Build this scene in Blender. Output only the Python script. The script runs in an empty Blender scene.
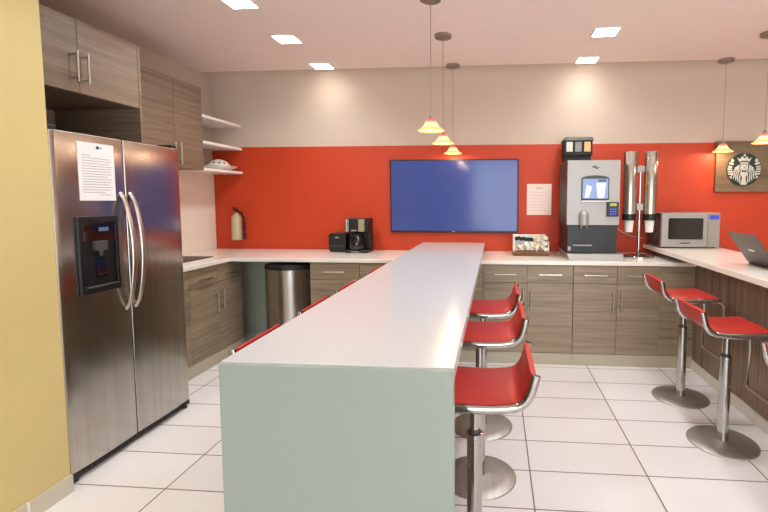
import bpy, math, random
from mathutils import Vector, Matrix
random.seed(7)
scene = bpy.context.scene
COL = scene.collection
PI = math.pi

# ------------------------------------------------------------------ materials
def srgb(r, g, b):
    def c(v):
        v /= 255.0
        return v / 12.92 if v <= 0.04045 else ((v + 0.055) / 1.055) ** 2.4
    return (c(r), c(g), c(b), 1.0)

def new_mat(name):
    m = bpy.data.materials.new(name)
    m.use_nodes = True
    nt = m.node_tree
    return m, nt, nt.nodes['Principled BSDF']

def plain(name, col, rough=0.5, metal=0.0, noise=0.04, nscale=30, emit=None, estr=0, bump=0.0, coat=0.0, aniso=0.0, trans=0.0):
    m, nt, b = new_mat(name)
    b.inputs['Roughness'].default_value = rough
    b.inputs['Metallic'].default_value = metal
    b.inputs['Coat Weight'].default_value = coat
    b.inputs['Anisotropic'].default_value = aniso
    b.inputs['Transmission Weight'].default_value = trans
    tc = nt.nodes.new('ShaderNodeTexCoord')
    n = nt.nodes.new('ShaderNodeTexNoise')
    n.inputs['Scale'].default_value = nscale
    n.inputs['Detail'].default_value = 4
    nt.links.new(tc.outputs['Object'], n.inputs['Vector'])
    mix = nt.nodes.new('ShaderNodeMix'); mix.data_type = 'RGBA'
    k = 1 - noise
    mix.inputs[6].default_value = (col[0]*k, col[1]*k, col[2]*k, 1)
    k = 1 + noise
    mix.inputs[7].default_value = (min(1, col[0]*k), min(1, col[1]*k), min(1, col[2]*k), 1)
    nt.links.new(n.outputs['Fac'], mix.inputs[0])
    nt.links.new(mix.outputs[2], b.inputs['Base Color'])
    if bump:
        bp = nt.nodes.new('ShaderNodeBump'); bp.inputs['Strength'].default_value = bump
        bp.inputs['Distance'].default_value = 0.01
        nt.links.new(n.outputs['Fac'], bp.inputs['Height']); nt.links.new(bp.outputs['Normal'], b.inputs['Normal'])
    if emit:
        b.inputs['Emission Color'].default_value = emit
        b.inputs['Emission Strength'].default_value = estr
    return m

def streaky(name, cols, scale, rough=0.5, metal=0.0, detail=5, bump=0.0, aniso=0.0):
    """colours streaked along one direction (wood grain, brushed metal)"""
    m, nt, b = new_mat(name)
    b.inputs['Roughness'].default_value = rough
    b.inputs['Metallic'].default_value = metal
    b.inputs['Anisotropic'].default_value = aniso
    tc = nt.nodes.new('ShaderNodeTexCoord')
    oi = nt.nodes.new('ShaderNodeObjectInfo')
    add = nt.nodes.new('ShaderNodeVectorMath'); add.operation = 'ADD'
    mul = nt.nodes.new('ShaderNodeMath'); mul.operation = 'MULTIPLY'; mul.inputs[1].default_value = 17.0
    nt.links.new(oi.outputs['Random'], mul.inputs[0])
    nt.links.new(tc.outputs['Object'], add.inputs[0]); nt.links.new(mul.outputs[0], add.inputs[1])
    mp = nt.nodes.new('ShaderNodeMapping'); mp.inputs['Scale'].default_value = scale
    nt.links.new(add.outputs[0], mp.inputs['Vector'])
    n = nt.nodes.new('ShaderNodeTexNoise'); n.inputs['Scale'].default_value = 1.0
    n.inputs['Detail'].default_value = detail; n.inputs['Roughness'].default_value = 0.65
    nt.links.new(mp.outputs[0], n.inputs['Vector'])
    cr = nt.nodes.new('ShaderNodeValToRGB')
    e = cr.color_ramp.elements
    e[0].position = 0.30; e[0].color = cols[0]
    e[1].position = 0.70; e[1].color = cols[-1]
    for i, c in enumerate(cols[1:-1]):
        el = e.new(0.30 + 0.40*(i+1)/(len(cols)-1)); el.color = c
    nt.links.new(n.outputs['Fac'], cr.inputs['Fac'])
    nt.links.new(cr.outputs['Color'], b.inputs['Base Color'])
    if bump:
        bp = nt.nodes.new('ShaderNodeBump'); bp.inputs['Strength'].default_value = bump
        bp.inputs['Distance'].default_value = 0.002
        nt.links.new(n.outputs['Fac'], bp.inputs['Height']); nt.links.new(bp.outputs['Normal'], b.inputs['Normal'])
    return m

def tile_mat(name, col, grout, w, h, ox, oy, mortar=0.004, rough=0.25):
    m, nt, b = new_mat(name)
    tc = nt.nodes.new('ShaderNodeTexCoord')
    mp = nt.nodes.new('ShaderNodeMapping'); mp.inputs['Location'].default_value = (-ox, -oy, 0)
    nt.links.new(tc.outputs['Object'], mp.inputs['Vector'])
    br = nt.nodes.new('ShaderNodeTexBrick')
    br.offset = 0.0; br.squash = 1.0
    br.inputs['Scale'].default_value = 1.0
    br.inputs['Brick Width'].default_value = w; br.inputs['Row Height'].default_value = h
    br.inputs['Mortar Size'].default_value = mortar
    br.inputs['Mortar Smooth'].default_value = 0.1
    k = 0.95
    br.inputs['Color1'].default_value = col
    br.inputs['Color2'].default_value = (col[0]*k, col[1]*k, col[2]*k, 1)
    br.inputs['Mortar'].default_value = grout
    nt.links.new(mp.outputs[0], br.inputs['Vector'])
    nt.links.new(br.outputs['Color'], b.inputs['Base Color'])
    mr = nt.nodes.new('ShaderNodeMapRange')
    mr.inputs['To Min'].default_value = rough; mr.inputs['To Max'].default_value = 0.8
    nt.links.new(br.outputs['Fac'], mr.inputs['Value']); nt.links.new(mr.outputs[0], b.inputs['Roughness'])
    bp = nt.nodes.new('ShaderNodeBump'); bp.inputs['Strength'].default_value = 0.3; bp.inputs['Distance'].default_value = 0.002
    bp.invert = True
    nt.links.new(br.outputs['Fac'], bp.inputs['Height']); nt.links.new(bp.outputs['Normal'], b.inputs['Normal'])
    return m

def emis(name, col, strength):
    m, nt, b = new_mat(name)
    b.inputs['Base Color'].default_value = (0.03, 0.03, 0.03, 1)
    b.inputs['Emission Color'].default_value = col
    b.inputs['Emission Strength'].default_value = strength
    return m

M = {}
M['floor'] = tile_mat('floor tile', srgb(232, 228, 226), srgb(126, 108, 96), 0.6, 0.3, 0.189, 3.504)
M['ceiling'] = plain('ceiling paint', srgb(244, 228, 219), 0.9, noise=0.02, nscale=6)
M['white_wall'] = plain('white wall paint', srgb(232, 222, 208), 0.85, noise=0.02, nscale=6)
M['upper_wall'] = plain('upper wall paint', srgb(204, 185, 168), 0.9, noise=0.02, nscale=6)
M['red_wall'] = plain('orange red wall paint', srgb(192, 58, 16), 0.55, noise=0.04, nscale=4)
M['yellow'] = plain('yellow plaster', srgb(208, 188, 128), 0.55, noise=0.11, nscale=2.6, bump=0.15)
M['base_tile'] = tile_mat('baseboard tile', srgb(198, 188, 168), srgb(232, 226, 214), 0.3, 0.3, 0.0, 1.74, 0.006, 0.3)
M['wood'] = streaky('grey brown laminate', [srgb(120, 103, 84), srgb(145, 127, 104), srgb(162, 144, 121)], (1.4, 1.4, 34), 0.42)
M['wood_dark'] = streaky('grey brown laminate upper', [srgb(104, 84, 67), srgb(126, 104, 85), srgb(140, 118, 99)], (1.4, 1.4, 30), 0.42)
M['wood_vert'] = streaky('vertical grain laminate', [srgb(96, 76, 62), srgb(126, 103, 86), srgb(146, 123, 104)], (26, 26, 1.2), 0.42)
M['board'] = streaky('sign board wood', [srgb(92, 72, 50), srgb(114, 92, 66), srgb(128, 106, 78)], (2.0, 2.0, 26), 0.55)
M['cab_inside'] = plain('dark cabinet lining', srgb(78, 68, 58), 0.6)
M['kick'] = plain('cream kick board', srgb(182, 172, 150), 0.4)
M['kick_pale'] = plain('pale kick board', srgb(214, 206, 196), 0.35)
M['counter'] = plain('white counter stone', srgb(236, 228, 216), 0.16, noise=0.03, nscale=120)
M['island_top'] = plain('white quartz', srgb(200, 202, 203), 0.18, noise=0.015, nscale=160)
M['island_end'] = plain('pale green laminate', srgb(147, 159, 151), 0.28, noise=0.02, nscale=8)
M['bay'] = plain('grey green panel', srgb(186, 190, 168), 0.5)
M['splash'] = plain('white backsplash panel', srgb(240, 228, 212), 0.3, noise=0.02)
M['steel'] = streaky('brushed stainless', [srgb(180, 174, 167), srgb(188, 183, 176), srgb(196, 191, 185)], (40, 40, 0.5), 0.20, 1.0, aniso=0.7)
M['steel_side'] = plain('grey painted steel', srgb(90, 88, 84), 0.5, metal=0.3)
M['chrome'] = plain('chrome', srgb(186, 183, 180), 0.06, 1.0, noise=0.01)
M['nickel'] = plain('brushed nickel', srgb(196, 188, 176), 0.3, 1.0, noise=0.02)
M['disc'] = streaky('brushed base disc', [srgb(172, 166, 160), srgb(190, 184, 178)], (60, 4, 4), 0.5, 1.0)
M['canopy'] = plain('satin nickel canopy', srgb(150, 136, 122), 0.45, 0.6, noise=0.02)
M['red_seat'] = plain('red leather', srgb(184, 46, 38), 0.36, noise=0.05, nscale=60, bump=0.05)
M['black'] = plain('black plastic', srgb(18, 17, 18), 0.4)
M['black_matte'] = plain('matt black', srgb(26, 25, 25), 0.7)
M['dark_glass'] = plain('dark glass', srgb(16, 16, 20), 0.06, coat=0.3)
M['silver'] = plain('silver plastic', srgb(158, 154, 149), 0.35, 0.4, noise=0.02)
M['silver_light'] = plain('light silver', srgb(154, 149, 143), 0.35, 0.3, noise=0.02)
M['dark_grey'] = plain('dark grey', srgb(66, 64, 62), 0.5)
M['laptop'] = plain('grey laptop metal', srgb(92, 86, 82), 0.4, 0.5)
M['white'] = plain('white plastic', srgb(240, 236, 230), 0.4, noise=0.02)
M['paper'] = plain('white paper', srgb(238, 234, 232), 0.8, noise=0.015)
M['paper_wall'] = plain('wall notice paper', srgb(236, 214, 204), 0.8, noise=0.015)
M['ink'] = plain('grey ink', srgb(170, 168, 172), 0.8)
M['ink_faint'] = plain('faint ink', srgb(212, 190, 182), 0.8)
M['blue_ink'] = plain('blue ink', srgb(60, 80, 170), 0.8)
M['cream'] = plain('cream enamel', srgb(190, 172, 134), 0.4)
M['china'] = plain('white china', srgb(238, 228, 218), 0.2, noise=0.01)
M['tray_wood'] = streaky('brown tray wood', [srgb(92, 56, 22), srgb(126, 82, 38)], (3, 3, 40), 0.5)
M['creamer'] = plain('creamer cup', srgb(214, 204, 186), 0.4, noise=0.22, nscale=40)
M['amber'] = plain('coffee beans behind glass', srgb(206, 168, 110), 0.3, noise=0.4, nscale=90)
M['beans'] = plain('pale beans behind glass', srgb(206, 200, 190), 0.3, noise=0.25, nscale=90)
M['grey_beans'] = plain('grey beans behind glass', srgb(130, 126, 122), 0.3, noise=0.3, nscale=90)
M['logo_green'] = plain('dark green enamel', srgb(22, 48, 38), 0.4)
M['logo_white'] = plain('white relief', srgb(196, 198, 192), 0.5)
M['diffuser'] = emis('lit diffuser', (1.0, 0.95, 0.86, 1), 14.0)
M['bulb'] = emis('lit bulb', (1.0, 0.90, 0.66, 1), 22.0)

def shade_mat():
    # frosted glass shade: clear cream at the rim, red glass at the crown, lit from inside
    m, nt, b = new_mat('lit pendant glass')
    tc = nt.nodes.new('ShaderNodeTexCoord')
    sx = nt.nodes.new('ShaderNodeSeparateXYZ'); nt.links.new(tc.outputs['Generated'], sx.inputs[0])
    cr = nt.nodes.new('ShaderNodeValToRGB'); e = cr.color_ramp.elements
    e[0].position = 0.0; e[0].color = (0.75, 0.26, 0.09, 1)
    e[1].position = 1.0; e[1].color = (0.50, 0.03, 0.03, 1)
    k = e.new(0.22); k.color = (0.88, 0.40, 0.15, 1)
    k = e.new(0.55); k.color = (1.0, 0.66, 0.34, 1)
    k = e.new(0.80); k.color = (0.70, 0.12, 0.09, 1)
    nt.links.new(sx.outputs['Z'], cr.inputs['Fac'])
    nt.links.new(cr.outputs['Color'], b.inputs['Base Color'])
    nt.links.new(cr.outputs['Color'], b.inputs['Emission Color'])
    b.inputs['Emission Strength'].default_value = 0.75
    b.inputs['Roughness'].default_value = 0.3
    return m
M['shade'] = shade_mat()

def screen_blue():
    m, nt, b = new_mat('blue television picture')
    b.inputs['Base Color'].default_value = (0.01, 0.012, 0.03, 1)
    b.inputs['Roughness'].default_value = 0.12
    tc = nt.nodes.new('ShaderNodeTexCoord'); n = nt.nodes.new('ShaderNodeTexNoise')
    n.inputs['Scale'].default_value = 1.2; n.inputs['Detail'].default_value = 1
    nt.links.new(tc.outputs['Object'], n.inputs['Vector'])
    cr = nt.nodes.new('ShaderNodeValToRGB'); e = cr.color_ramp.elements
    e[0].position = 0.3; e[0].color = srgb(58, 76, 150)
    e[1].position = 0.7; e[1].color = srgb(68, 88, 162)
    nt.links.new(n.outputs['Fac'], cr.inputs['Fac'])
    nt.links.new(cr.outputs['Color'], b.inputs['Emission Color'])
    b.inputs['Emission Strength'].default_value = 0.44
    return m
M['tv_picture'] = screen_blue()
M['kiosk_blue'] = emis('lit blue screen', srgb(150, 176, 226), 0.55)
M['kiosk_white'] = emis('lit white picture', srgb(232, 238, 250), 0.62)
M['kiosk_dark'] = emis('lit dark blue picture', srgb(70, 86, 120), 0.6)
M['key_blue'] = emis('lit blue keys', srgb(70, 90, 230), 0.6)
M['key_yellow'] = emis('lit yellow display', srgb(200, 200, 70), 0.5)
M['mw_blue'] = emis('lit blue display', srgb(40, 60, 210), 0.5)

# ------------------------------------------------------------------ mesh builder
OFF = {}
class MB:
    def __init__(self): self.v = []; self.f = []; self.m = []
    def _add(self, vs, fs, m):
        o = len(self.v); self.v += [tuple(p) for p in vs]
        for f in fs: self.f.append([i + o for i in f]); self.m.append(m)
        return self
    def box(self, x0, x1, y0, y1, z0, z1, m=0):
        vs = [(x, y, z) for z in (z0, z1) for y in (y0, y1) for x in (x0, x1)]
        return self._add(vs, [(0,2,3,1),(4,5,7,6),(0,1,5,4),(2,6,7,3),(0,4,6,2),(1,3,7,5)], m)
    def hexa(self, pts, m=0):   # 8 points: bottom 4 ccw, top 4 ccw
        return self._add(pts, [(3,2,1,0),(4,5,6,7),(0,1,5,4),(1,2,6,5),(2,3,7,6),(3,0,4,7)], m)
    def prism(self, pts, axis, a0, a1, m=0):
        """2-D outline extruded along an axis; pts are the other two coords in xyz order"""
        def P(p, a):
            return {0: (a, p[0], p[1]), 1: (p[0], a, p[1]), 2: (p[0], p[1], a)}[axis]
        n = len(pts)
        vs = [P(p, a0) for p in pts] + [P(p, a1) for p in pts]
        fs = [tuple(range(n))[::-1], tuple(range(n, 2*n))]
        fs += [(i, (i+1) % n, n + (i+1) % n, n + i) for i in range(n)]
        return self._add(vs, fs, m)
    def ring(self, p0, p1, r0, r1, n=24, m=0, cap0=True, cap1=True):
        p0, p1 = Vector(p0), Vector(p1); d = (p1 - p0).normalized()
        a = d.orthogonal().normalized(); b = d.cross(a)
        vs = []
        for p, r in ((p0, r0), (p1, r1)):
            vs += [p + (a*math.cos(2*PI*i/n) + b*math.sin(2*PI*i/n))*r for i in range(n)]
        fs = [(i, (i+1) % n, n + (i+1) % n, n + i) for i in range(n)]
        if cap0: fs.append(tuple(range(n))[::-1])
        if cap1: fs.append(tuple(range(n, 2*n)))
        return self._add(vs, fs, m)
    cyl = ring
    def lathe(self, prof, c=(0, 0, 0), n=32, m=0, closed=False):
        """prof of (r, z) turned about the vertical through c; caps ends when r > 0 unless closed profile"""
        vs = []; k = len(prof)
        for r, z in prof:
            vs += [(c[0] + r*math.cos(2*PI*i/n), c[1] + r*math.sin(2*PI*i/n), c[2] + z) for i in range(n)]
        fs = []
        for j in range(k if closed else k - 1):
            j2 = (j + 1) % k
            fs += [(j*n + i, j*n + (i+1) % n, j2*n + (i+1) % n, j2*n + i) for i in range(n)]
        if not closed:
            fs.append(tuple(range(n))[::-1]); fs.append(tuple(range((k-1)*n, k*n)))
        return self._add(vs, fs, m)
    def sweep(self, path, sec, m=0, up=(0, 0, 1), closed=False, scale=None):
        """outline sec [(u, v)] carried along a path of points; u sideways, v along up"""
        P = [Vector(p) for p in path]; n = len(P); k = len(sec); vs = []
        up = Vector(up)
        for i, p in enumerate(P):
            if closed: t = P[(i+1) % n] - P[i-1]
            else: t = P[min(i+1, n-1)] - P[max(i-1, 0)]
            t.normalize()
            s = t.cross(up)
            if s.length < 1e-4: s = t.orthogonal()
            s.normalize(); w = s.cross(t)
            sc = scale[i] if scale else 1.0
            vs += [p + s*u*sc + w*q*sc for u, q in sec]
        fs = []
        for i in range(n if closed else n - 1):
            j = (i + 1) % n
            fs += [(i*k + a, i*k + (a+1) % k, j*k + (a+1) % k, j*k + a) for a in range(k)]
        if not closed:
            fs.append(tuple(range(k))[::-1]); fs.append(tuple(range((n-1)*k, n*k)))
        return self._add(vs, fs, m)
    def tube(self, path, r, n=10, m=0, closed=False, up=(0, 0, 1)):
        return self.sweep(path, [(r*math.cos(2*PI*i/n), r*math.sin(2*PI*i/n)) for i in range(n)], m, up, closed)
    def build(self, name, mats, parent=None, bevel=0.0, angle=35):
        if not isinstance(mats, (list, tuple)): mats = [mats]
        off = OFF.get(parent.name, Vector((0, 0, 0))) if parent else Vector((0, 0, 0))
        me = bpy.data.meshes.new(name)
        me.from_pydata([Vector(p) - off for p in self.v], [], self.f)
        me.polygons.foreach_set('material_index', self.m)
        for mt in mats: me.materials.append(mt if not isinstance(mt, str) else M[mt])
        import bmesh
        bm = bmesh.new(); bm.from_mesh(me); bmesh.ops.recalc_face_normals(bm, faces=bm.faces[:]); bm.to_mesh(me); bm.free()
        me.polygons.foreach_set('use_smooth', [True]*len(me.polygons))
        me.set_sharp_from_angle(angle=math.radians(angle))
        o = bpy.data.objects.new(name, me); COL.objects.link(o)
        if parent: o.parent = parent
        OFF[o.name] = off
        if bevel:
            b = o.modifiers.new('bevel', 'BEVEL'); b.width = bevel; b.segments = 2
            b.limit_method = 'ANGLE'; b.angle_limit = math.radians(40); b.harden_normals = True
        return o

def thing(name, loc, label, cat, group=None):
    o = bpy.data.objects.new(name, None); COL.objects.link(o)
    o.location = loc; o.empty_display_size = 0.1
    OFF[o.name] = Vector(loc)
    return tag(o, label, cat, group)
def tag(o, label, cat, group=None):
    o['label'] = label; o['category'] = cat
    if group: o['group'] = group
    return o
def struct(name, mb, mat, bevel=0.0):
    o = mb.build(name, mat, None, bevel); o['kind'] = 'structure'; return o
def solo(name, mb, mat, label, cat, group=None, loc=None, bevel=0.0):
    """a thing that is one mesh, its origin moved to loc"""
    o = mb.build(name, mat, None, bevel); tag(o, label, cat, group)
    if loc:
        o.data.transform(Matrix.Translation(-Vector(loc))); o.location = loc
    return o
def copy_thing(root, loc, rz, label):
    r = root.copy(); COL.objects.link(r); r.location = loc; r.rotation_euler = (0, 0, rz); r['label'] = label
    for ch in list(root.children):
        c = ch.copy(); COL.objects.link(c); c.parent = r
        for g in list(ch.children):
            d = g.copy(); COL.objects.link(d); d.parent = c
    return r
def arc(cx, cy, r, a0, a1, n):
    return [(cx + r*math.cos(math.radians(a0 + (a1-a0)*i/n)), cy + r*math.sin(math.radians(a0 + (a1-a0)*i/n))) for i in range(n+1)]
def rrect(x0, x1, y0, y1, r, n=4):
    return (arc(x1-r, y1-r, r, 0, 90, n) + arc(x0+r, y1-r, r, 90, 180, n) +
            arc(x0+r, y0+r, r, 180, 270, n) + arc(x1-r, y0+r, r, 270, 360, n))

WY = 4.60      # back wall
CEIL = 2.70
# ------------------------------------------------------------------ setting
struct('floor', MB().box(-3.1, 4.3, -3.1, 4.75, -0.08, 0), 'floor')
struct('ceiling', MB().box(-3.1, 4.3, -3.1, 4.75, CEIL, CEIL+0.08), 'ceiling')
struct('wall_back', MB().prism([(4.75, 0), (WY, 0), (WY, CEIL-0.16)] + arc(WY-0.16, CEIL-0.16, 0.16, 0, 90, 10)[1:] + [(4.75, CEIL)], 0, -3.1, 4.3, 0).box(-2.97, 4.2, WY-0.015, WY, 0, 1.965, 1), ['upper_wall', 'red_wall'])
struct('wall_left', MB().box(-3.1, -2.97, 1.95, WY, 0, CEIL), 'upper_wall')
struct('wall_near', MB().box(-3.1, -2.055, -3.0, 1.95, 0, CEIL), 'yellow')
struct('wall_right', MB().box(4.2, 4.3, -3.0, WY, 0, CEIL), 'upper_wall')
struct('wall_front', MB().box(-3.1, -0.6, -3.1, -3.0, 0, CEIL).box(3.4, 4.3, -3.1, -3.0, 0, CEIL).box(-0.6, 3.4, -3.1, -3.0, 2.5, CEIL), 'white_wall')  # unseen wall, wide opening left in it to let world light in
struct('baseboard_near', MB().box(-2.055, -2.043, -3.0, 1.952, 0, 0.085), 'base_tile')
struct('trim_1', MB().box(-2.97, -2.962, 2.9, WY-0.016, 0.90, 1.685), 'splash')
struct('trim_2', MB().box(-2.95, -1.65, WY-0.03, WY-0.016, 0.0, 0.868), 'bay')

# ------------------------------------------------------------------ cabinets
def bar_handle(name_parent, p0, p1, out, r=0.006):
    """straight bar pull between p0 and p1, standing off by the vector out"""
    a, b, o = Vector(p0), Vector(p1), Vector(out)
    d = (b - a).normalized()
    mb = MB().cyl(a + o - d*0.02, b + o + d*0.02, r, r, 12)
    mb.cyl(a, a + o, r*0.8, r*0.8, 8).cyl(b, b + o, r*0.8, r*0.8, 8)
    return mb.build('handle', 'nickel', name_parent)

def back_cabinet(x0, x1, label, splits, door_handles, drawers=True):
    t = thing('base_cabinet', ((x0+x1)/2, 4.2, 0), label, 'cabinet', 'base cabinets along the orange wall')
    g = 0.0015
    MB().box(x0, x1, 3.89, 4.575, 0.10, 0.866).build('body', 'wood', t)
    MB().box(x0, x1, 3.868, 3.889, 0.0, 0.10).build('kick_board', 'kick', t)
    xs = [x0] + splits + [x1]
    for i in range(len(xs)-1):
        a, b = xs[i] + g, xs[i+1] - g
        dr = MB().box(a, b, 3.87, 3.8885, 0.712, 0.863).build('drawer', 'wood', t, 0.001)
        c = (a + b)/2
        bar_handle(dr, (c-0.075, 3.87, 0.784), (c+0.075, 3.87, 0.784), (0, -0.03, 0))
        d = MB().box(a, b, 3.87, 3.8885, 0.104, 0.708).build('door', 'wood', t, 0.001)
        hx = door_handles[i]
        if hx is not None:
            hx = a + 0.032 if hx < 0 else b - 0.032
            bar_handle(d, (hx, 3.87, 0.495), (hx, 3.87, 0.64), (0, -0.03, 0))
    return t
back_cabinet(-1.64, -0.735, 'grey-brown base cabinet under the back counter between stainless bin and island', [-1.188], [1, -1])
back_cabinet(-0.10, 0.662, 'grey-brown base cabinet behind the red stools, right beside island end', [0.275], [1, -1])
back_cabinet(0.664, 1.377, 'grey-brown base cabinet below the coffee machine and cup dispenser', [1.027], [1, -1])
t = thing('filler_panel', (1.52, 3.88, 0), 'plain brown corner filler panel between back cabinets and tall right bar', 'panel')
MB().box(1.3775, 1.658, 3.872, 3.892, 0.10, 0.866).build('panel', 'wood', t)
MB().box(1.3775, 1.658, 3.868, 3.892, 0, 0.10).build('kick_board', 'kick', t)
t = thing('filler_panel', (-0.42, 3.88, 0), 'plain grey-brown filler panel under the counter behind island end', 'panel')
MB().box(-0.7335, -0.1015, 3.872, 3.892, 0.10, 0.866).build('panel', 'wood', t)
MB().box(-0.7335, -0.1015, 3.868, 3.892, 0, 0.10).build('kick_board', 'kick', t)

# left run
t = thing('base_cabinet', (-2.68, 3.48, 0), 'grey-brown base cabinet along left wall next to the refrigerator', 'cabinet')
MB().box(-2.955, -2.412, 2.905, 4.07, 0.10, 0.866).build('body', 'wood', t)
MB().box(-2.41, -2.39, 2.905, 4.07, 0, 0.10).build('kick_board', 'kick', t)
ys = [2.905, 3.33, 3.70, 4.07]
for i in range(3):
    a, b = ys[i] + 0.0015, ys[i+1] - 0.0015
    dr = MB().box(-2.411, -2.392, a, b, 0.712, 0.863).build('drawer', 'wood', t, 0.001)
    c = (a + b)/2
    bar_handle(dr, (-2.392, c-0.065, 0.77), (-2.392, c+0.065, 0.77), (0.03, 0, 0))
    d = MB().box(-2.411, -2.392, a, b, 0.104, 0.708).build('door', 'wood', t, 0.001)
    hy = b - 0.04 if i < 2 else a + 0.04
    bar_handle(d, (-2.392, hy, 0.48), (-2.392, hy, 0.62), (0.03, 0, 0))

# L-shaped worktop
solo('countertop', MB().prism([(-2.96, 2.905), (-2.365, 2.905), (-2.365, 3.85), (1.655, 3.85), (1.655, 4.583), (-2.96, 4.583)], 2, 0.868, 0.90),
     'counter', 'long white L-shaped countertop along the orange back wall and left wall', 'countertop', loc=(-0.6, 4.2, 0.868), bevel=0.003)
t = thing('cooktop', (-2.74, 3.5, 0.90), 'flat black glass cooktop set in the left counter beside the refrigerator', 'cooktop')
MB().box(-2.93, -2.56, 3.10, 3.90, 0.9005, 0.906).build('glass_top', 'black', t, 0.002)
for (x, y, r) in ((-2.83, 3.30, 0.07), (-2.66, 3.30, 0.06), (-2.83, 3.7, 0.06), (-2.66, 3.7, 0.07)):
    MB().lathe([(r, 0.9061), (r-0.003, 0.9061), (r-0.003, 0.9064), (r, 0.9064)], (x, y, 0), 32, closed=True).build('burner_ring', 'dark_grey', t)

# cabinet above refrigerator
t = thing('wall_cabinet', (-2.66, 2.43, 2.02), 'grey-brown two-door cabinet hung above the refrigerator', 'cabinet')
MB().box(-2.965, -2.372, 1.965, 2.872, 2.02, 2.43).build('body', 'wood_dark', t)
for a, b, hy in ((1.967, 2.437, 2.405), (2.440, 2.870, 2.472)):
    d = MB().box(-2.371, -2.352, a, b, 2.022, 2.428).build('door', 'wood_dark', t, 0.001)
    bar_handle(d, (-2.352, hy, 2.10), (-2.352, hy, 2.23), (0.03, 0, 0))
solo('side_panel', MB().box(-2.965, -2.352, 2.874, 2.894, 0, 2.43), 'wood_dark',
     'tall thin brown panel between refrigerator niche and next cabinets', 'panel', loc=(-2.66, 2.884, 0))
t = thing('wall_cabinet', (-2.79, 3.4, 1.685), 'grey-brown wall cabinet on left wall beside the floating shelves', 'cabinet')
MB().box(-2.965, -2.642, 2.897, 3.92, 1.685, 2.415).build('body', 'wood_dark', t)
for a, b, hy in ((2.899, 3.199, None), (3.202, 3.558, 3.525), (3.561, 3.918, 3.594)):
    d = MB().box(-2.641, -2.622, a, b, 1.687, 2.413).build('door', 'wood_dark', t, 0.001)
    if hy: bar_handle(d, (-2.622, hy, 1.74), (-2.622, hy, 1.87), (0.03, 0, 0))
for z, lab in ((2.165, 'topmost of three white floating shelves in the left corner'),
               (1.93, 'middle of three white floating shelves in the left corner'),
               (1.685, 'lowest white floating shelf in left corner, carrying the white dishes')):
    solo('floating_shelf', MB().box(-2.962, -2.64, 3.925, 4.58, z, z+0.026), 'white', lab, 'shelf', 'floating shelves in the corner', loc=(-2.8, 4.25, z), bevel=0.002)
# dishes
solo('serving_plate', MB().lathe([(0.09, 0), (0.10, 0.004), (0.160, 0.03), (0.168, 0.042), (0.161, 0.044), (0.10, 0.016), (0.02, 0.012)], (-2.785, 4.40, 1.7115), 40),
     'china', 'wide white flared plate on lowest corner shelf', 'plate', loc=(-2.785, 4.40, 1.711))
t = thing('dish_cover', (-2.785, 4.40, 1.728), 'white domed dish with small dark holes on the corner shelf plate', 'dish')
prof = [(0.112*math.cos(a), 0.002 + 0.095*math.sin(a)) for a in [i*PI/2/10 for i in range(10)]] + [(0.012, 0.098)]
MB().lathe(prof, (-2.785, 4.40, 1.7285), 36).build('dome', 'china', t)
for a in (-85, -55, -25):
    for el in (36,):
        d = Vector((math.cos(math.radians(a))*math.cos(math.radians(el)), math.sin(math.radians(a))*math.cos(math.radians(el)), math.sin(math.radians(el))))
        c = Vector((-2.785, 4.40, 1.7305)) + Vector((d.x*0.1115, d.y*0.1115, d.z*0.0945))
        MB().cyl(c, c + d*0.0025, 0.010, 0.010, 10).build('hole', 'dark_grey', t)


# ------------------------------------------------------------------ refrigerator
t = thing('refrigerator', (-2.45, 2.43, 0), 'stainless side-by-side refrigerator with ice dispenser beside the yellow wall', 'refrigerator')
MB().box(-2.88, -2.142, 1.985, 2.868, 0.04, 1.745).build('body', 'steel_side', t, 0.004)
def fridge_door(y0, y1, name):
    # slightly bowed front, rounded long edges
    n = 10; w = y1 - y0
    e0, e1 = (0.032, 0.008) if name == 'freezer_door' else (0.008, 0.032)
    pts = [(-2.138, y0)] + [(-2.085 - e0*0.8*(1-math.sin(a)), y0 + e0*(1-math.cos(a))) for a in [i*PI/2/6 for i in range(6)]]
    for i in range(n+1):
        u = i/n
        pts.append((-2.085 + 0.006*(1-(2*u-1)**2), y0 + e0 + (w - e0 - e1)*u))
    pts += [(-2.085 - e1*0.8*(1-math.cos(a)), y1 - e1*(1-math.sin(a))) for a in [i*PI/2/6 for i in range(1, 7)]] + [(-2.138, y1)]
    return MB().prism(pts, 2, 0.055, 1.752).build(name, 'steel', t, 0.004, angle=50)
fd = fridge_door(1.983, 2.404, 'freezer_door')
rd = fridge_door(2.411, 2.87, 'fridge_door')
def fridge_handle(y, door):
    path = []
    for i in range(17):
        u = i/16; z = 0.80 + 0.66*u
        b = math.sin(PI*u)**0.6 if 0 < u < 1 else 0
        path.append((-2.088 + 0.068*b, y, z))
    sc = [0.8 + 0.25*math.sin(PI*i/16) for i in range(17)]
    sec = [(0.015*math.cos(2*PI*i/14), 0.009*math.sin(2*PI*i/14)) for i in range(14)]
    MB().sweep(path, sec, up=(1, 0, 0), scale=sc).build('handle', 'nickel', door)
fridge_handle(2.374, fd); fridge_handle(2.441, rd)
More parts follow.
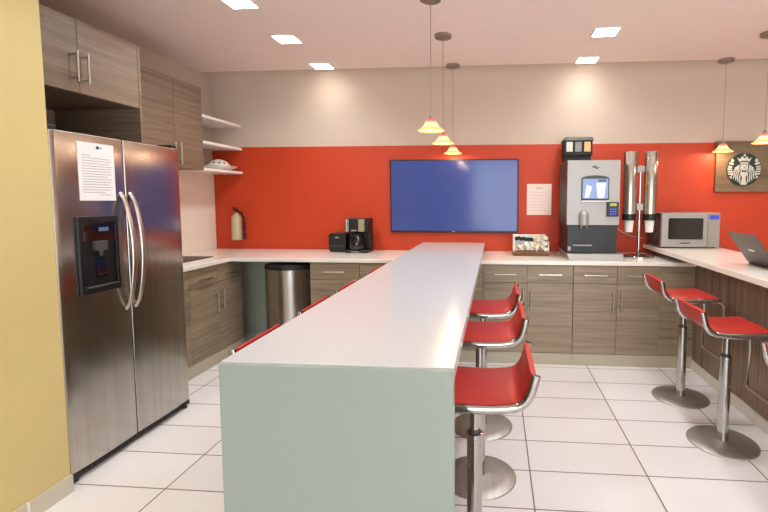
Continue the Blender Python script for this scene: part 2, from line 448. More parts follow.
# ice and water dispenser in the freezer door
x = -2.0765
ds = MB()
ds.box(x-0.004, x+0.012, 2.085, 2.325, 1.30, 1.335).box(x-0.004, x+0.012, 2.085, 2.325, 0.935, 0.965)
ds.box(x-0.004, x+0.012, 2.085, 2.105, 0.965, 1.30).box(x-0.004, x+0.012, 2.305, 2.325, 0.965, 1.30)
ds.box(x-0.006, x+0.001, 2.105, 2.305, 0.965, 1.30)
dsp = ds.build('dispenser', 'black', fd, 0.003)
dsp_root = fd
MB().box(x+0.001, x+0.010, 2.11, 2.30, 1.205, 1.295).build('control_panel', 'dark_glass', fd, 0.002)
mb = MB().box(x+0.0102, x+0.0112, 2.20, 2.26, 1.255, 1.275)
mb.build('display', 'kiosk_dark', fd)
mb = MB().box(x+0.001, x+0.018, 2.165, 2.245, 1.155, 1.205).cyl((x+0.012, 2.205, 1.155), (x+0.012, 2.205, 1.125), 0.012, 0.008, 12)
mb.build('spout', 'dark_grey', fd, 0.002)
MB().prism([(x+0.002, 1.12), (x+0.016, 1.03), (x+0.016, 1.015), (x+0.002, 1.015)], 1, 2.18, 2.23).build('paddle', 'dark_glass', fd)
MB().box(x+0.001, x+0.024, 2.11, 2.30, 0.966, 0.974).build('drip_tray', 'dark_grey', fd, 0.001)
mb = MB().box(-2.14, -2.105, 1.995, 2.86, 0.012, 0.05)
for i in range(28):
    y = 2.01 + i*0.03
    mb.box(-2.105, -2.101, y, y+0.018, 0.02, 0.045)
mb.build('toe_grille', 'black', t)
for y in (2.02, 2.835):
    MB().box(-2.13, -2.088, y-0.025, y+0.025, 0.022, 0.054).cyl((-2.11, y, 0.0), (-2.11, y, 0.035), 0.018, 0.015, 14).build('foot', 'black', t, 0.003)
for y in (2.01, 2.83):
    MB().box(-2.20, -2.10, y-0.018, y+0.03, 1.7455, 1.775).build('hinge_cover', 'black', t, 0.004)
# printed sheet on the freezer door
t = thing('printed_notice', (-2.075, 2.235, 1.42), 'white typed letter sheet stuck on freezer door of the refrigerator', 'paper')
sx = -2.0795
MB().box(sx, sx+0.001, 2.118, 2.336, 1.415, 1.712).build('sheet', 'paper', t)
mb = MB()
for i in range(15):
    z = 1.645 - i*0.0135
    e = [2.315, 2.31, 2.315, 2.30, 2.315, 2.312, 2.308, 2.315, 2.29, 2.315, 2.31, 2.30, 2.315, 2.306, 2.27][i]
    mb.box(sx+0.001, sx+0.0013, 2.138, e if i else 2.19, z, z+0.0035)
mb.box(sx+0.001, sx+0.0013, 2.24, 2.305, 1.444, 1.447)
mb.build('typed_lines', 'ink', t)
MB().cyl((sx+0.001, 2.235, 1.69), (sx+0.0013, 2.235, 1.69), 0.009, 0.009, 14).box(sx+0.001, sx+0.0013, 2.226, 2.262, 1.688, 1.693).build('letterhead', 'blue_ink', t)

# ------------------------------------------------------------------ island
t = thing('kitchen_island', (-0.42, 2.85, 0), 'long white-topped kitchen island with pale green end panel in room middle', 'island')
MB().box(-0.737, -0.104, 1.1385, 4.582, 0.947, 0.985).build('top', 'island_top', t, 0.002)
MB().box(-0.736, -0.105, 1.125, 1.138, 0.0, 0.981).box(-0.736, -0.105, 1.138, 1.168, 0.0, 0.9465).build('end_panel', 'island_end', t, 0.001)
MB().box(-0.47, -0.37, 1.169, 3.84, 0.0, 0.9465).build('support_wall', 'wood', t)
MB().box(-0.69, -0.15, 3.93, 4.58, 0.9005, 0.9465).build('riser', 'wood', t)

# ------------------------------------------------------------------ right bar
t = thing('bar_counter', (1.75, 2.9, 0), 'raised white-topped bar with vertical-grain brown front along right side', 'bar')
MB().box(1.452, 2.04, 0.9, 4.582, 0.947, 0.985).build('top', 'counter', t, 0.003)
MB().box(1.66, 1.69, 0.95, 4.582, 0.075, 0.9465).build('front_panel', 'wood_vert', t)
MB().box(1.645, 1.69, 0.95, 3.866, 0.0, 0.075).build('kick_board', 'kick_pale', t)
MB().box(1.6905, 2.02, 0.95, 0.98, 0.0, 0.9465).build('end_panel', 'wood_vert', t)
MB().box(1.97, 2.0, 0.981, 4.582, 0.0, 0.9465).build('rear_panel', 'wood_vert', t)

# ------------------------------------------------------------------ bar stools (front = +x)
def make_stool(name, H, label, group):
    t = thing(name, (0, 0, 0), label, 'stool', group)
    SZ = H
    prof = [(-0.208, 0.116), (-0.201, 0.085), (-0.191, 0.050), (-0.176, 0.024), (-0.154, 0.008), (-0.124, 0.001), (-0.07, -0.004), (0.02, -0.004), (0.10, 0.0), (0.148, 0.002), (0.166, -0.006)]
    P = [Vector((x, 0, SZ + z)) for x, z in prof]
    # smooth the profile
    def cr(p0, p1, p2, p3, u):
        return 0.5*((2*p1) + (p2-p0)*u + (2*p0-5*p1+4*p2-p3)*u*u + (3*p1-p0-3*p2+p3)*u**3)
    S = []
    for i in range(len(P)-1):
        for k in range(4):
            S.append(cr(P[max(i-1, 0)], P[i], P[i+1], P[min(i+2, len(P)-1)], k/4))
    S.append(P[-1])
    w = 0.172; h = 0.009
    sec = [(-w, -h), (-w+0.004, -h-0.002), (w-0.004, -h-0.002), (w, -h), (w, h*0.6), (w-0.008, h), (-w+0.008, h), (-w, h*0.6)]
    MB().sweep(S, sec, up=(0, 0, 1)).build('seat', 'red_seat', t, angle=60)
    # chrome flat-bar frame along both edges of seat and backrest
    fs = [(-0.014, -0.005), (0.014, -0.005), (0.014, 0.005), (-0.014, 0.005)]
    for s in (-1, 1):
        Q = []
        for i, p in enumerate(S):
            d = (S[min(i+1, len(S)-1)] - S[max(i-1, 0)]).normalized()
            nrm = Vector((d.z, 0, -d.x))
            Q.append((p.x + nrm.x*0.010, s*(w+0.008), p.z + nrm.z*0.010))
        sec2 = [(0.0095*math.cos(2*PI*a/12), 0.0155*math.sin(2*PI*a/12)) for a in range(12)]
        MB().sweep(Q, sec2, up=(0, 0, 1)).build('side_frame', 'chrome', t)
    MB().box(-0.10, 0.10, -0.10, 0.10, SZ-0.030, SZ-0.0152).build('seat_plate', 'chrome', t, 0.003)
    # footrest loop
    fr = []
    for y, rev in ((-0.15, False), (0.15, True)):
        q = [(0.10, y, SZ-0.023), (0.17, y, SZ-0.026), (0.193, y, SZ-0.036), (0.205, y, SZ-0.06), (0.208, y, SZ-0.20), (0.208, y, SZ-0.41), (0.208, y*0.95, SZ-0.425)]
        fr.append(q[::-1] if rev else q)
    MB().tube(fr[0] + fr[1], 0.0085, 10, up=(0, 0.01, 0.3)).build('footrest', 'nickel', t)
    # column
    MB().lathe([(0.033, 0.012), (0.033, 0.020), (0.031, 0.05), (0.030, 0.500), (0.033, 0.503), (0.033, 0.518), (0.024, 0.521)], n=28).build('column', 'chrome', t)
    MB().cyl((0, 0, 0.521), (0, 0, SZ-0.030), 0.0195, 0.0195, 20).build('piston', 'chrome', t)
    MB().lathe([(0.0235, 0.519), (0.0235, 0.529), (0.0205, 0.535)], n=20).build('collar', 'dark_grey', t)
    MB().tube([(0.0, -0.02, SZ-0.034), (0.03, -0.10, SZ-0.040), (0.035, -0.155, SZ-0.046)], 0.004, 8).build('lever', 'chrome', t)
    MB().lathe([(0.19, 0.0), (0.19, 0.004), (0.186, 0.008), (0.12, 0.012), (0.045, 0.018), (0.033, 0.020)], n=56).build('base', 'disc', t, angle=50)
    return t
def place(root, x, y, rz):
    root.location = (x, y, 0); root.rotation_euler = (0, 0, rz)
G1 = 'red bar stools along right side of island'
G2 = 'red bar stools along left side of island'
G3 = 'red bar stools at the raised bar'
tall = make_stool('bar_stool', 0.763, 'red chrome bar stool at island right side, middle of the three', G1)
place(tall, -0.075, 2.23, PI)
copy_thing(tall, (-0.075, 2.76, 0), PI, 'red chrome bar stool at island right side, farthest, nearest the back cabinets')
low = make_stool('bar_stool', 0.708, 'red chrome bar stool in foreground at island right side, nearest of the three', G1)
place(low, -0.075, 1.70, PI)
for y, lab in ((1.77, 'red stool back peeking over island left edge, nearest the green end panel'),
               (2.36, 'red stool back peeking over island left edge, second from green end panel'),
               (2.90, 'red stool back peeking over island left edge, third from green end panel'),
               (3.58, 'red stool back peeking over island left edge, farthest, near the back counter')):
    if y == 1.77:
        s = lefty = make_stool('bar_stool', 0.742, lab, G2); place(s, -0.765, y, 0)
    else: copy_thing(lefty, (-0.765, y, 0), 0, lab)
bara = make_stool('bar_stool', 0.755, 'red chrome stool at raised bar, the farther one nearest the back cabinets', G3)
place(bara, 1.336, 3.29, 0)
barb = make_stool('bar_stool', 0.700, 'red chrome stool at raised bar, the nearer one with seat set low', G3)
place(barb, 1.336, 2.68, 0)
s = copy_thing(low, (1.345, 1.775, 0), 0, 'red stool at raised bar, only its backrest corner showing at right picture edge'); s['group'] = G3

# ------------------------------------------------------------------ stainless bin
t = thing('waste_bin', (-1.86, 4.05, 0), 'tall stainless half-round waste bin under the counter, left of drawers', 'bin')
def dshape(r, y1, n=24, cx=-1.875, cy=3.99):
    return [(cx + r*math.cos(PI + PI*i/n), cy + r*0.9*math.sin(PI + PI*i/n)) for i in range(n+1)] + [(cx + r, y1), (cx - r, y1)]
MB().prism(dshape(0.22, 4.20), 2, 0.03, 0.80).build('shell', 'steel', t, 0.002, angle=50)
MB().prism(dshape(0.224, 4.205), 2, 0.80, 0.83).prism(dshape(0.205, 4.19), 2, 0.83, 0.842).build('lid', 'black', t, 0.003, angle=50)
MB().prism(dshape(0.224, 4.205), 2, 0.0, 0.0295).build('base_band', 'black', t, angle=50)
MB().box(-1.91, -1.81, 3.765, 3.81, 0.008, 0.02).build('pedal', 'silver', t, 0.003)

# ------------------------------------------------------------------ fire extinguisher on the orange wall
t = thing('fire_extinguisher', (-2.69, 4.50, 1.0), 'small cream extinguisher with black valve and hose hung on orange wall', 'extinguisher')
cx, cy = -2.695, 4.525
MB().lathe([(0.044, 1.0), (0.05, 1.008), (0.05, 1.225), (0.046, 1.24), (0.03, 1.258), (0.018, 1.27), (0.016, 1.29)], (cx, cy, 0), 28).build('cylinder', 'cream', t)
MB().cyl((cx, cy, 1.285), (cx, cy, 1.315), 0.02, 0.02, 14).box(cx-0.012, cx+0.012, cy-0.075, cy+0.01, 1.315, 1.325).box(cx-0.010, cx+0.010, cy-0.065, cy+0.01, 1.332, 1.341).build('valve', 'black', t, 0.002)
MB().tube([(cx+0.018, cy, 1.30), (cx+0.06, cy-0.005, 1.285), (cx+0.085, cy-0.01, 1.23), (cx+0.09, cy-0.01, 1.13), (cx+0.088, cy-0.01, 1.04)], 0.010, 10).cyl((cx+0.088, cy-0.01, 1.07), (cx+0.088, cy-0.01, 1.01), 0.015, 0.019, 14).build('hose', 'black', t)
MB().box(cx-0.052, cx+0.052, cy+0.045, WY-0.0148, 1.10, 1.14).build('wall_bracket', 'steel_side', t)

# ------------------------------------------------------------------ toaster and coffee maker
t = thing('toaster', (-1.55, 4.42, 0.90), 'small black toaster on back counter beside the coffee maker', 'toaster')
MB().prism(rrect(-1.64, -1.468, 0.905, 1.09, 0.025), 1, 4.34, 4.50).build('body', 'black', t, 0.004)
MB().box(-1.60, -1.575, 4.36, 4.48, 1.0895, 1.092).box(-1.535, -1.51, 4.36, 4.48, 1.0895, 1.092).build('slots', 'steel', t)
MB().box(-1.57, -1.535, 4.322, 4.34, 1.04, 1.055).build('lever', 'silver', t, 0.003)
mb = MB()
for i in range(4): mb.cyl((-1.61+i*0.037, 4.34, 0.965), (-1.61+i*0.037, 4.333, 0.965), 0.010, 0.010, 12)
mb.build('buttons', 'dark_grey', t)
t = thing('coffee_maker', (-1.35, 4.40, 0.90), 'black and chrome drip coffee maker with glass carafe on back counter', 'coffee maker')
MB().box(-1.455, -1.235, 4.29, 4.50, 0.9005, 0.93).box(-1.455, -1.235, 4.41, 4.50, 0.93, 1.235).box(-1.455, -1.235, 4.30, 4.41, 1.105, 1.235).build('body', 'black', t, 0.006)
MB().box(-1.448, -1.42, 4.294, 4.3, 1.11, 1.23).box(-1.325, -1.265, 4.294, 4.3, 1.11, 1.23).build('chrome_trim', 'chrome', t, 0.001)
MB().box(-1.395, -1.345, 4.293, 4.30, 1.115, 1.128).build('display', 'silver_light', t)
MB().lathe([(0.06, 0.9305), (0.072, 0.94), (0.078, 0.98), (0.07, 1.03), (0.05, 1.06), (0.048, 1.075)], (-1.36, 4.345, 0), 28).build('carafe', 'dark_glass', t)
MB().lathe([(0.05, 1.076), (0.052, 1.085), (0.02, 1.094)], (-1.36, 4.345, 0), 24).tube([(-1.36, 4.29, 1.07), (-1.36, 4.255, 1.06), (-1.36, 4.248, 1.02), (-1.36, 4.262, 0.97)], 0.007, 8).build('carafe_handle', 'black', t)
MB().box(-1.40, -1.32, 4.289, 4.2915, 0.908, 0.918).build('switch', 'silver', t)

# ------------------------------------------------------------------ television
t = thing('television', (-0.42, 4.57, 1.085), 'large wall television showing plain blue picture on orange wall', 'television')
MB().box(-1.066, 0.228, 4.545, 4.575, 1.088, 1.822).build('casing', 'black', t, 0.004)
MB().box(-1.052, 0.214, 4.5435, 4.5449, 1.108, 1.808).build('screen', 'tv_picture', t)
MB().box(-0.435, -0.405, 4.5435, 4.5449, 1.093, 1.101).build('badge', 'silver', t)
MB().box(-0.7, -0.14, 4.5755, WY-0.0155, 1.3, 1.62).build('wall_mount', 'black_matte', t)

# notice on the wall
t = thing('wall_notice', (0.435, WY-0.016, 1.267), 'pale printed sheet taped to orange wall right of television', 'paper')
MB().box(0.314, 0.556, WY-0.017, WY-0.0155, 1.267, 1.576).build('sheet', 'paper_wall', t)
mb = MB().box(0.40, 0.47, WY-0.0173, WY-0.0171, 1.525, 1.545)
for i in range(7): mb.box(0.35, 0.52 - 0.02*(i % 3), WY-0.0173, WY-0.0171, 1.49-i*0.03, 1.495-i*0.03)
mb.build('printed_lines', 'ink_faint', t)

# ------------------------------------------------------------------ creamer tray
t = thing('condiment_tray', (0.33, 4.30, 0.90), 'brown wooden tray with white sides holding creamers below wall notice', 'tray')
MB().box(0.168, 0.498, 4.20, 4.44, 0.9005, 0.935).build('base', 'tray_wood', t, 0.003)
MB().box(0.170, 0.180, 4.215, 4.43, 0.9355, 1.085).build('side_panel', 'white', t, 0.002)
MB().box(0.486, 0.496, 4.215, 4.43, 0.9355, 1.03).build('side_panel', 'white', t, 0.002)
MB().box(0.181, 0.485, 4.42, 4.43, 0.9355, 1.085).build('back_panel', 'white', t, 0.002)
MB().box(0.181, 0.485, 4.205, 4.211, 0.9355, 0.955).build('front_rail', 'tray_wood', t, 0.001)
cup = MB().lathe([(0.013, 0), (0.016, 0.004), (0.0185, 0.021), (0.022, 0.022), (0.022, 0.025), (0.004, 0.0255)], n=14)
def creamer_label(x, z, zmax):
    return 'small white creamer cup in the heap filling the brown tray'
cm = None; rng = random.Random(3)
def heap(x): return 0.985 if x < 0.28 else (1.01 if x < 0.36 else 1.075)
k = 0
for ly in range(6):
    for row in range(3):
        for i in range(7):
            x = 0.206 + i*0.0435 + (0.010 if ly % 2 else -0.004) + rng.uniform(-0.003, 0.003)
            y = 4.235 + row*0.062 + ly*0.006 + rng.uniform(-0.004, 0.004)
            z = 0.937 + ly*0.026 + rng.uniform(-0.001, 0.001)
            if z + 0.025 > heap(x) + 0.012 or x > 0.468: continue
            if row == 2 and ly < 3: continue
            if cm is None:
                cm = cup.build('creamer_cup', 'creamer'); tag(cm, creamer_label(0, 0, 0), 'creamer', 'creamer cups heaped in the tray'); o = cm
            else:
                o = cm.copy(); COL.objects.link(o)
            o.location = (x, y, z); o.rotation_euler = (rng.uniform(0.6, 1.7), rng.uniform(-0.4, 0.4), rng.uniform(-0.9, 0.9))
            o.location.z += 0.010; k += 1
for i in range(5):
    o = MB().prism([(-0.026, -0.017), (0.026, -0.017), (0.028, 0), (0.026, 0.017), (-0.026, 0.017)], 1, -0.002, 0.002).build('tea_packet', 'black_matte' if i < 4 else 'dark_grey')
    tag(o, 'flat black packet standing at the back of the brown tray, above the creamers', 'packet', 'black packets in the tray')
    o.location = (0.215 + i*0.047, 4.375 + 0.008*(i % 2), 1.048 - 0.004*i); o.rotation_euler = (-0.25, 0.1*(i - 2), 0.0)

# ------------------------------------------------------------------ coffee brewer
t = thing('coffee_machine', (0.86, 4.25, 0.90), 'tall silver and black coffee machine with touch screen on back counter', 'coffee machine')
MB().hexa([(0.635, 3.945, 0.9005), (1.098, 3.945, 0.9005), (1.098, 4.53, 0.9005), (0.635, 4.53, 0.9005),
           (0.62, 3.955, 0.953), (1.095, 3.955, 0.953), (1.095, 4.53, 0.953), (0.62, 4.53, 0.953)]).build('base_tray', 'silver', t, 0.004)
MB().box(0.628, 1.052, 4.02, 4.50, 0.9535, 1.20).build('lower_housing', 'black', t, 0.006)
MB().box(0.620, 1.064, 4.0, 4.50, 1.2005, 1.757, 0).box(0.6185, 0.6198, 4.03, 4.50, 1.2005, 1.75, 1).build('upper_housing', ['silver_light', 'dark_grey'], t, 0.006)
# screen: bezel with arched top, lit picture
pts = [(0.738, 1.412), (0.972, 1.412), (0.972, 1.60)] + [(0.855 + 0.117*math.cos(math.radians(a)), 1.60 + 0.028*math.sin(math.radians(a))) for a in range(15, 166, 15)] + [(0.738, 1.60)]
sc = MB().prism(pts, 1, 3.992, 3.9995).build('screen_bezel', 'dark_grey', t, 0.001)
MB().box(0.748, 0.962, 3.9905, 3.9918, 1.43, 1.598).build('screen', 'kiosk_blue', t)
mb = MB().prism([(0.875, 1.432), (0.93, 1.432), (0.945, 1.565), (0.86, 1.565)], 1, 3.9893, 3.9903)
mb.prism([(0.765, 1.435), (0.80, 1.435), (0.83, 1.53), (0.78, 1.55)], 1, 3.9893, 3.9903).build('picture_shapes', 'kiosk_white', t)
MB().box(0.88, 0.945, 3.9893, 3.9903, 1.572, 1.592).build('picture_heading', 'kiosk_dark', t)
MB().box(0.738, 0.975, 3.985, 3.9998, 1.403, 1.4115).build('screen_sill', 'white', t, 0.001)
# two curved arrows above the screen
mb = MB()
for a0, cxx, cz in ((20, 0.846, 1.690), (200, 0.866, 1.705)):
    pa = [(cxx + 0.017*math.cos(math.radians(a0 + i*22)), 3.9985, cz + 0.017*math.sin(math.radians(a0 + i*22))) for i in range(8)]
    mb.tube(pa, 0.004, 6, up=(0, 1, 0))
mb.build('logo_arrows', 'logo_green', t)
MB().cyl((1.01, 4.0, 1.63), (1.01, 3.994, 1.63), 0.008, 0.008, 14).build('lock', 'cream', t)
# dispensing head
hd = MB().lathe([(0.042, 1.2), (0.042, 1.285), (0.038, 1.305), (0.024, 1.322), (0.004, 1.328)], (0.762, 3.992, 0), 28)
hd.build('dispensing_head', 'silver', t)
MB().cyl((0.74, 3.985, 1.2), (0.74, 3.985, 1.17), 0.008, 0.006, 10).cyl((0.784, 3.985, 1.2), (0.784, 3.985, 1.17), 0.008, 0.006, 10).build('spout', 'steel', t)
MB().box(0.67, 0.83, 3.955, 4.019, 1.022, 1.030).build('cup_shelf', 'silver', t, 0.002)
MB().box(0.635, 0.66, 4.016, 4.0199, 0.975, 1.01).build('sticker', 'ink', t)
# card reader
cr_ = MB().box(0.955, 1.05, 3.965, 3.9995, 1.275, 1.40).build('card_reader', 'black', t, 0.004)
MB().box(0.975, 1.03, 3.962, 3.9645, 1.365, 1.39).build('reader_display', 'key_yellow', t)
mb = MB()
for a in range(3):
    for b in range(3): mb.box(0.975+a*0.02, 0.988+a*0.02, 3.962, 3.9645, 1.292+b*0.02, 1.304+b*0.02)
mb.build('keys', 'key_blue', t)
MB().box(0.6195, 0.6205, 4.1, 4.14, 1.44, 1.47).build('side_latch', 'silver', t)
# bean hopper on its top
t = thing('bean_hopper', (0.76, 4.40, 1.7575), 'black bean hopper box with three windows on top of coffee machine', 'hopper')
MB().box(0.64, 0.885, 4.35, 4.49, 1.7575, 1.83).box(0.635, 0.895, 4.33, 4.495, 1.83, 1.965).build('body', 'black_matte', t, 0.004)
MB().hexa([(0.625, 4.315, 1.966), (0.905, 4.315, 1.966), (0.905, 4.5, 1.966), (0.625, 4.5, 1.966),
           (0.645, 4.34, 2.0), (0.895, 4.34, 2.0), (0.895, 4.5, 2.0), (0.645, 4.5, 2.0)]).build('lid', 'dark_grey', t, 0.003)
for x, m_ in ((0.655, 'beans'), (0.735, 'grey_beans'), (0.818, 'amber')):
    MB().box(x, x+0.058, 4.326, 4.3298, 1.865, 1.955).build('window', m_, t, 0.001)

# ------------------------------------------------------------------ cup dispenser
t = thing('cup_dispenser', (1.295, 4.21, 0.90), 'stand with two upright steel tubes dispensing paper cups, by microwave', 'dispenser')
MB().lathe([(0.135, 0.9005), (0.135, 0.912), (0.128, 0.918), (0.03, 0.926), (0.014, 0.94)], (1.295, 4.21, 0), 48).build('base', 'chrome', t)
MB().cyl((1.295, 4.21, 0.935), (1.295, 4.21, 1.725), 0.0115, 0.0115, 18).build('pole', 'chrome', t)
for x in (1.205, 1.385):
    MB().lathe([(0.054, 1.29), (0.057, 1.84), (0.055, 1.847), (0.052, 1.848), (0.049, 1.84), (0.049, 1.29)], (x, 4.21, 0), 36, closed=True).build('tube', 'steel', t)
    MB().lathe([(0.060, 1.235), (0.062, 1.25), (0.060, 1.292), (0.050, 1.293), (0.046, 1.235)], (x, 4.21, 0), 36, closed=True).build('collar', 'black', t)
MB().box(1.262, 1.328, 4.195, 4.225, 1.665, 1.72).build('top_bracket', 'silver_light', t, 0.004)
MB().box(1.265, 1.325, 4.195, 4.225, 1.325, 1.385).build('clamp', 'silver', t, 0.004)
for x, lab in ((1.205, 'white paper cup hanging out of left steel tube of the dispenser'), (1.385, 'white paper cup hanging out of right steel tube of the dispenser')):
    solo('paper_cup', MB().lathe([(0.036, 1.265), (0.044, 1.14), (0.0465, 1.137), (0.044, 1.132), (0.0425, 1.14), (0.0345, 1.263)][::-1] if False else
         [(0.032, 1.128), (0.0335, 1.128), (0.0445, 1.262), (0.043, 1.264), (0.032, 1.134), (0.004, 1.134), (0.004, 1.130), (0.031, 1.130)], (x, 4.21, 0), 32, closed=True),
         'white', lab, 'cup', 'paper cups in the dispenser', loc=(x, 4.21, 1.128))
solo('power_cord', MB().tube([(1.10, WY-0.022, 1.20), (1.17, WY-0.022, 1.15), (1.25, WY-0.022, 1.10), (1.33, WY-0.022, 1.065), (1.40, WY-0.022, 1.05), (1.455, WY-0.022, 1.045)], 0.004, 8),
     'ink', 'thin grey power cord crossing orange wall behind the cup dispenser', 'cord')

# ------------------------------------------------------------------ microwave
t = thing('microwave', (1.74, 4.38, 0.985), 'silver microwave with dark window on the raised bar', 'microwave')
MB().box(1.488, 1.992, 4.215, 4.56, 0.993, 1.302, 0).build('casing', ['silver'], t, 0.004)
MB().box(1.486, 1.4878, 4.235, 4.555, 1.0, 1.297).build('side_panel', 'dark_grey', t)
mb = MB()
for a in range(4):
    for b in range(8): mb.box(1.4845, 1.4859, 4.27+a*0.026, 4.29+a*0.026, 1.06+b*0.024, 1.070+b*0.024)
mb.build('vents', 'silver_light', t)
MB().box(1.490, 1.885, 4.195, 4.2145, 0.996, 1.300).build('door', 'silver', t, 0.003)
MB().prism(rrect(1.548, 1.845, 1.065, 1.255, 0.012), 1, 4.190, 4.1948).build('window', 'dark_glass', t)
MB().box(1.655, 1.735, 4.1935, 4.1949, 1.025, 1.037).build('badge', 'dark_grey', t)
MB().box(1.888, 1.990, 4.195, 4.2145, 0.996, 1.300).build('control_panel', 'silver_light', t, 0.003)
MB().box(1.900, 1.980, 4.192, 4.1948, 1.245, 1.282).build('display', 'mw_blue', t)
mb = MB()
for a in range(3):
    for b in range(5): mb.box(1.908+a*0.024, 1.926+a*0.024, 4.193, 4.1948, 1.09+b*0.026, 1.107+b*0.026)
mb.box(1.905, 1.975, 4.192, 4.1948, 1.02, 1.06)
mb.build('keys', 'silver', t)
for x in (1.52, 1.96):
    for y in (4.24, 4.53): MB().cyl((x, y, 0.9853), (x, y, 0.993), 0.012, 0.012, 12).build('foot', 'black', t)

# ------------------------------------------------------------------ laptop, lid seen from behind
t = thing('laptop', (1.83, 3.045, 0.985), 'open grey laptop with its lid back towards stools, on raised bar', 'laptop')
MB().prism(rrect(1.716, 1.95, 2.88, 3.21, 0.012), 2, 0.9865, 1.004).build('base', 'laptop', t, 0.002)
def lid_box(u0, u1, y0, y1, w0, w1):
    o = Vector((1.716, 0, 1.0)); e = Vector((-0.133, 0, 0.192)).normalized(); n = Vector((-e.z, 0, e.x))
    def p(u, w, y): q = o + e*u + n*w; return (q.x, y, q.z)
    return [p(u0, w0, y0), p(u0, w1, y0), p(u0, w1, y1), p(u0, w0, y1), p(u1, w0, y0), p(u1, w1, y0), p(u1, w1, y1), p(u1, w0, y1)]
MB().hexa(lid_box(0.004, 0.248, 2.882, 3.208, -0.004, 0.004)).build('lid', 'laptop', t, 0.002)
MB().hexa(lid_box(0.018, 0.238, 2.892, 3.198, -0.0055, -0.0042)).build('screen', 'dark_glass', t)
MB().hexa(lid_box(0.112, 0.126, 3.01, 3.075, 0.0042, 0.0052)).build('lid_badge', 'chrome', t)
MB().box(1.76, 1.86, 2.905, 3.185, 1.0042, 1.0052).build('keyboard', 'black', t)
MB().cyl((1.716, 2.90, 1.0), (1.716, 3.19, 1.0), 0.006, 0.006, 12).build('hinge', 'black', t)

# ------------------------------------------------------------------ emblem sign
t = thing('emblem_sign', (2.365, WY-0.03, 1.494), 'square brown wooden board with round green and white emblem on orange wall', 'sign')
MB().box(2.10, 2.63, WY-0.045, WY-0.0155, 1.494, 1.975).build('board', 'board', t, 0.003)
EX, EZ, ER = 2.350, 1.706, 0.154
yb = WY - 0.0455
MB().cyl((EX, yb, EZ), (EX, yb-0.012, EZ), ER, ER, 64).build('disc', 'logo_green', t)
em = MB()
y0, y1 = yb - 0.0175, yb - 0.0122
def shp(pts, m=0, mirror=False, d=0.0):
    P_ = [(EX + a*ER, EZ + b*ER) for a, b in pts]
    em.prism(P_, 1, y0 - d, y1 - d, m)
    if mirror: em.prism([(EX - a*ER, EZ + b*ER) for a, b in pts][::-1], 1, y0 - d, y1 - d, m)
# star and crown
shp([(0.11*math.cos(PI/2 + i*PI/5)*(1 if i % 2 == 0 else 0.42), 0.86 + 0.11*math.sin(PI/2 + i*PI/5)*(1 if i % 2 == 0 else 0.42)) for i in range(10)])
shp([(-0.30, 0.48), (-0.42, 0.72), (-0.24, 0.62), (-0.16, 0.80), (0.0, 0.66), (0.16, 0.80), (0.24, 0.62), (0.42, 0.72), (0.30, 0.48), (0.15, 0.53), (-0.15, 0.53)])
# head band, face, chest
shp([(-0.27, 0.40), (-0.15, 0.45), (0.15, 0.45), (0.27, 0.40), (0.25, 0.36), (-0.25, 0.36)])
shp([(0.17*math.cos(2*PI*i/20), 0.13 + 0.20*math.sin(2*PI*i/20)) for i in range(20)])
shp([(-0.11, -0.16), (-0.17, -0.32), (-0.10, -0.46), (-0.12, -0.72), (-0.16, -0.94), (0.16, -0.94), (0.12, -0.72), (0.10, -0.46), (0.17, -0.32), (0.11, -0.16)])
# wavy locks of hair, five each side
for j in range(5):
    xa = 0.215 + j*0.075
    left, right = [], []
    for i in range(17):
        u = i/16; z = 0.34 - j*0.055 - u*(1.20 - 0.15*j)
        xc = xa + 0.022*math.sin(u*11 + j*0.6) + u*(0.02 + 0.055*j) - 0.05*(1-u)*(j == 0)
        if math.hypot(xc + 0.03, z) > 0.96: break
        left.append((xc - 0.025, z)); right.append((xc + 0.025, z))
    if len(left) > 2: shp(left + right[::-1], 0, True)
# raised twin tails with scale bands
shp([(0.60, 0.50), (0.74, 0.42), (0.80, 0.56), (0.70, 0.68)], 0, True)
shp([(0.60, 0.36), (0.86, 0.46), (0.90, 0.33), (0.66, 0.27)], 0, True)
for k_ in range(4):
    z = 0.20 - k_*0.15
    ro = 0.97; xo = math.sqrt(max(0.01, ro*ro - z*z)); xi = 0.72 - 0.01*k_
    shp([(xi, z), (xo, z + 0.03), (math.sqrt(max(0.01, ro*ro - (z-0.09)**2)), z - 0.07), (xi - 0.01, z - 0.10)], 0, True)
shp([(0.70, -0.42), (0.86, -0.42), (0.78, -0.56), (0.72, -0.54)], 0, True)
# dark features of the face
shp([(0.045, 0.185), (0.10, 0.195), (0.105, 0.172), (0.05, 0.168)], 1, True, 0.0035)
shp([(-0.012, 0.15), (0.012, 0.15), (0.02, 0.075), (-0.02, 0.075)], 1, False, 0.0035)
shp([(-0.045, 0.025), (0.045, 0.025), (0.02, 0.008), (-0.02, 0.008)], 1, False, 0.0035)
em.build('relief', ['logo_white', 'logo_green'], t)

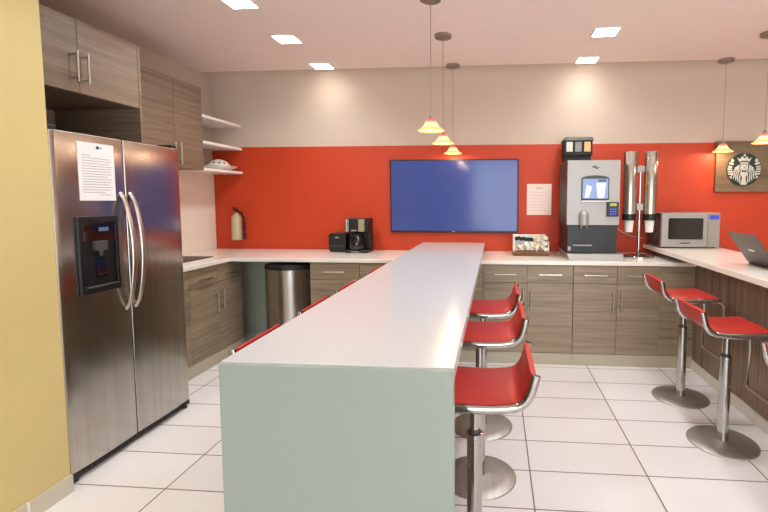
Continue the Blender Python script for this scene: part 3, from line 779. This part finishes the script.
# ------------------------------------------------------------------ pendants
PG = 'cone pendant lamps hanging over island and bar'
def make_pendant(label):
    t = thing('pendant_lamp', (0, 0, CEIL), label, 'lamp', PG)
    Z = CEIL
    MB().lathe([(0.066, Z-0.0005), (0.066, Z-0.022), (0.058, Z-0.026), (0.008, Z-0.027)], n=40).build('canopy', 'canopy', t)
    MB().cyl((0, 0, Z-0.027), (0, 0, 1.966), 0.0022, 0.0022, 8).build('cord', 'canopy', t)
    MB().lathe([(0.004, 1.968), (0.009, 1.964), (0.012, 1.950), (0.0125, 1.939)], n=24).build('socket', 'canopy', t)
    prof = [(0.016, 1.940), (0.029, 1.930), (0.038, 1.914), (0.049, 1.896), (0.066, 1.880), (0.088, 1.866), (0.086, 1.863), (0.064, 1.877), (0.046, 1.893), (0.035, 1.912), (0.026, 1.927), (0.014, 1.936)]
    MB().lathe(prof, n=40, closed=True).build('lamp_shade', 'shade', t)
    MB().lathe([(0.006, 1.934), (0.014, 1.922), (0.019, 1.900), (0.014, 1.884), (0.004, 1.878)], n=20).build('bulb', 'bulb', t)
    return t
def place_lamp(x, y, label, first=[None]):
    if first[0] is None:
        first[0] = make_pendant(label); o = first[0]; o.location = (x, y, CEIL)
    else: o = copy_thing(first[0], (x, y, CEIL), 0, label)
    L = bpy.data.lights.new('lamp_light', 'POINT'); L.energy = PEND; L.color = (1.0, 0.80, 0.56); L.shadow_soft_size = 0.02
    lo = bpy.data.objects.new('lamp_light', L); COL.objects.link(lo); lo.parent = o; lo.location = (0, 0, 1.868 - CEIL)
PEND = 0.9
place_lamp(-0.418, 2.95, 'pendant lamp over the island, nearest of the row of three')
place_lamp(-0.415, 3.616, 'pendant lamp over the island, middle of the row of three')
place_lamp(-0.412, 4.405, 'pendant lamp over the island, farthest, in front of television top')
place_lamp(2.10, 4.44, 'pendant lamp hanging beside the round emblem sign')
place_lamp(2.10, 3.78, 'pendant lamp cut by right picture edge, nearer than the emblem sign')

# ------------------------------------------------------------------ downlights
DG = 'square recessed downlights in the ceiling'
DOWN = 4.8
def make_down(label):
    t = thing('downlight', (0, 0, CEIL), label, 'light', DG)
    a, b = 0.105, 0.085
    mb = MB().box(-a, a, -a, -b, CEIL-0.006, CEIL-0.0002).box(-a, a, b, a, CEIL-0.006, CEIL-0.0002)
    mb.box(-a, -b, -b, b, CEIL-0.006, CEIL-0.0002).box(b, a, -b, b, CEIL-0.006, CEIL-0.0002)
    mb.build('frame', 'white', t)
    MB().box(-b+0.0005, b-0.0005, -b+0.0005, b-0.0005, CEIL-0.005, CEIL-0.0004).build('diffuser', 'diffuser', t)
    return t
def place_down(x, y, label, first=[None], k=1.0, sp=150):
    if first[0] is None:
        first[0] = make_down(label); o = first[0]; o.location = (x, y, CEIL)
    else: o = copy_thing(first[0], (x, y, CEIL), 0, label)
    L = bpy.data.lights.new('downlight_light', 'AREA'); L.shape = 'SQUARE'; L.size = 0.16; L.energy = DOWN*k
    L.color = (0.91, 0.97, 1.0); L.spread = math.radians(sp)
    lo = bpy.data.objects.new('downlight_light', L); COL.objects.link(lo); lo.parent = o; lo.location = (0, 0, -0.008)
place_down(-1.667, 4.335, 'square ceiling downlight left of the pendants, farthest, above the orange wall', k=0.07, sp=120)
place_down(-1.667, 3.60, 'square ceiling downlight left of the pendants, middle of the row')
place_down(-1.667, 2.92, 'square ceiling downlight left of the pendants, nearest, at top picture edge')
place_down(0.833, 4.35, 'square ceiling downlight right of the pendants, the farther one', k=0.07, sp=120)
place_down(0.833, 3.65, 'square ceiling downlight right of the pendants, the nearer one')
for x, y in ((-1.2, 1.6), (0.833, 2.6), (0.833, 1.5), (2.9, 3.2), (2.9, 1.8)):  # unseen fixtures, added only to brighten the room
    place_down(x, y, 'square ceiling downlight added out of view to brighten the room')

# ------------------------------------------------------------------ world, camera, colour
w = bpy.data.worlds.new('room'); scene.world = w; w.use_nodes = True
w.node_tree.nodes['Background'].inputs['Color'].default_value = (0.88, 0.94, 1.0, 1)
w.node_tree.nodes['Background'].inputs['Strength'].default_value = 3.2
cam = bpy.data.cameras.new('camera'); co = bpy.data.objects.new('camera', cam); COL.objects.link(co)
cam.sensor_width = 36.0; cam.lens = 36.0*452.95/768
cam.shift_x = (384 - 458.02)/768; cam.shift_y = -(256 - 233.91)/768
cam.clip_start = 0.05
co.location = (0, 0, 1.42)
co.rotation_euler = (PI/2 - 0.0755, 0, 0.0821)
scene.camera = co
vs = scene.view_settings
vs.view_transform = 'Standard'; vs.look = 'None'; vs.gamma = 1.0; vs.use_curve_mapping = False
vs.exposure = 0.82
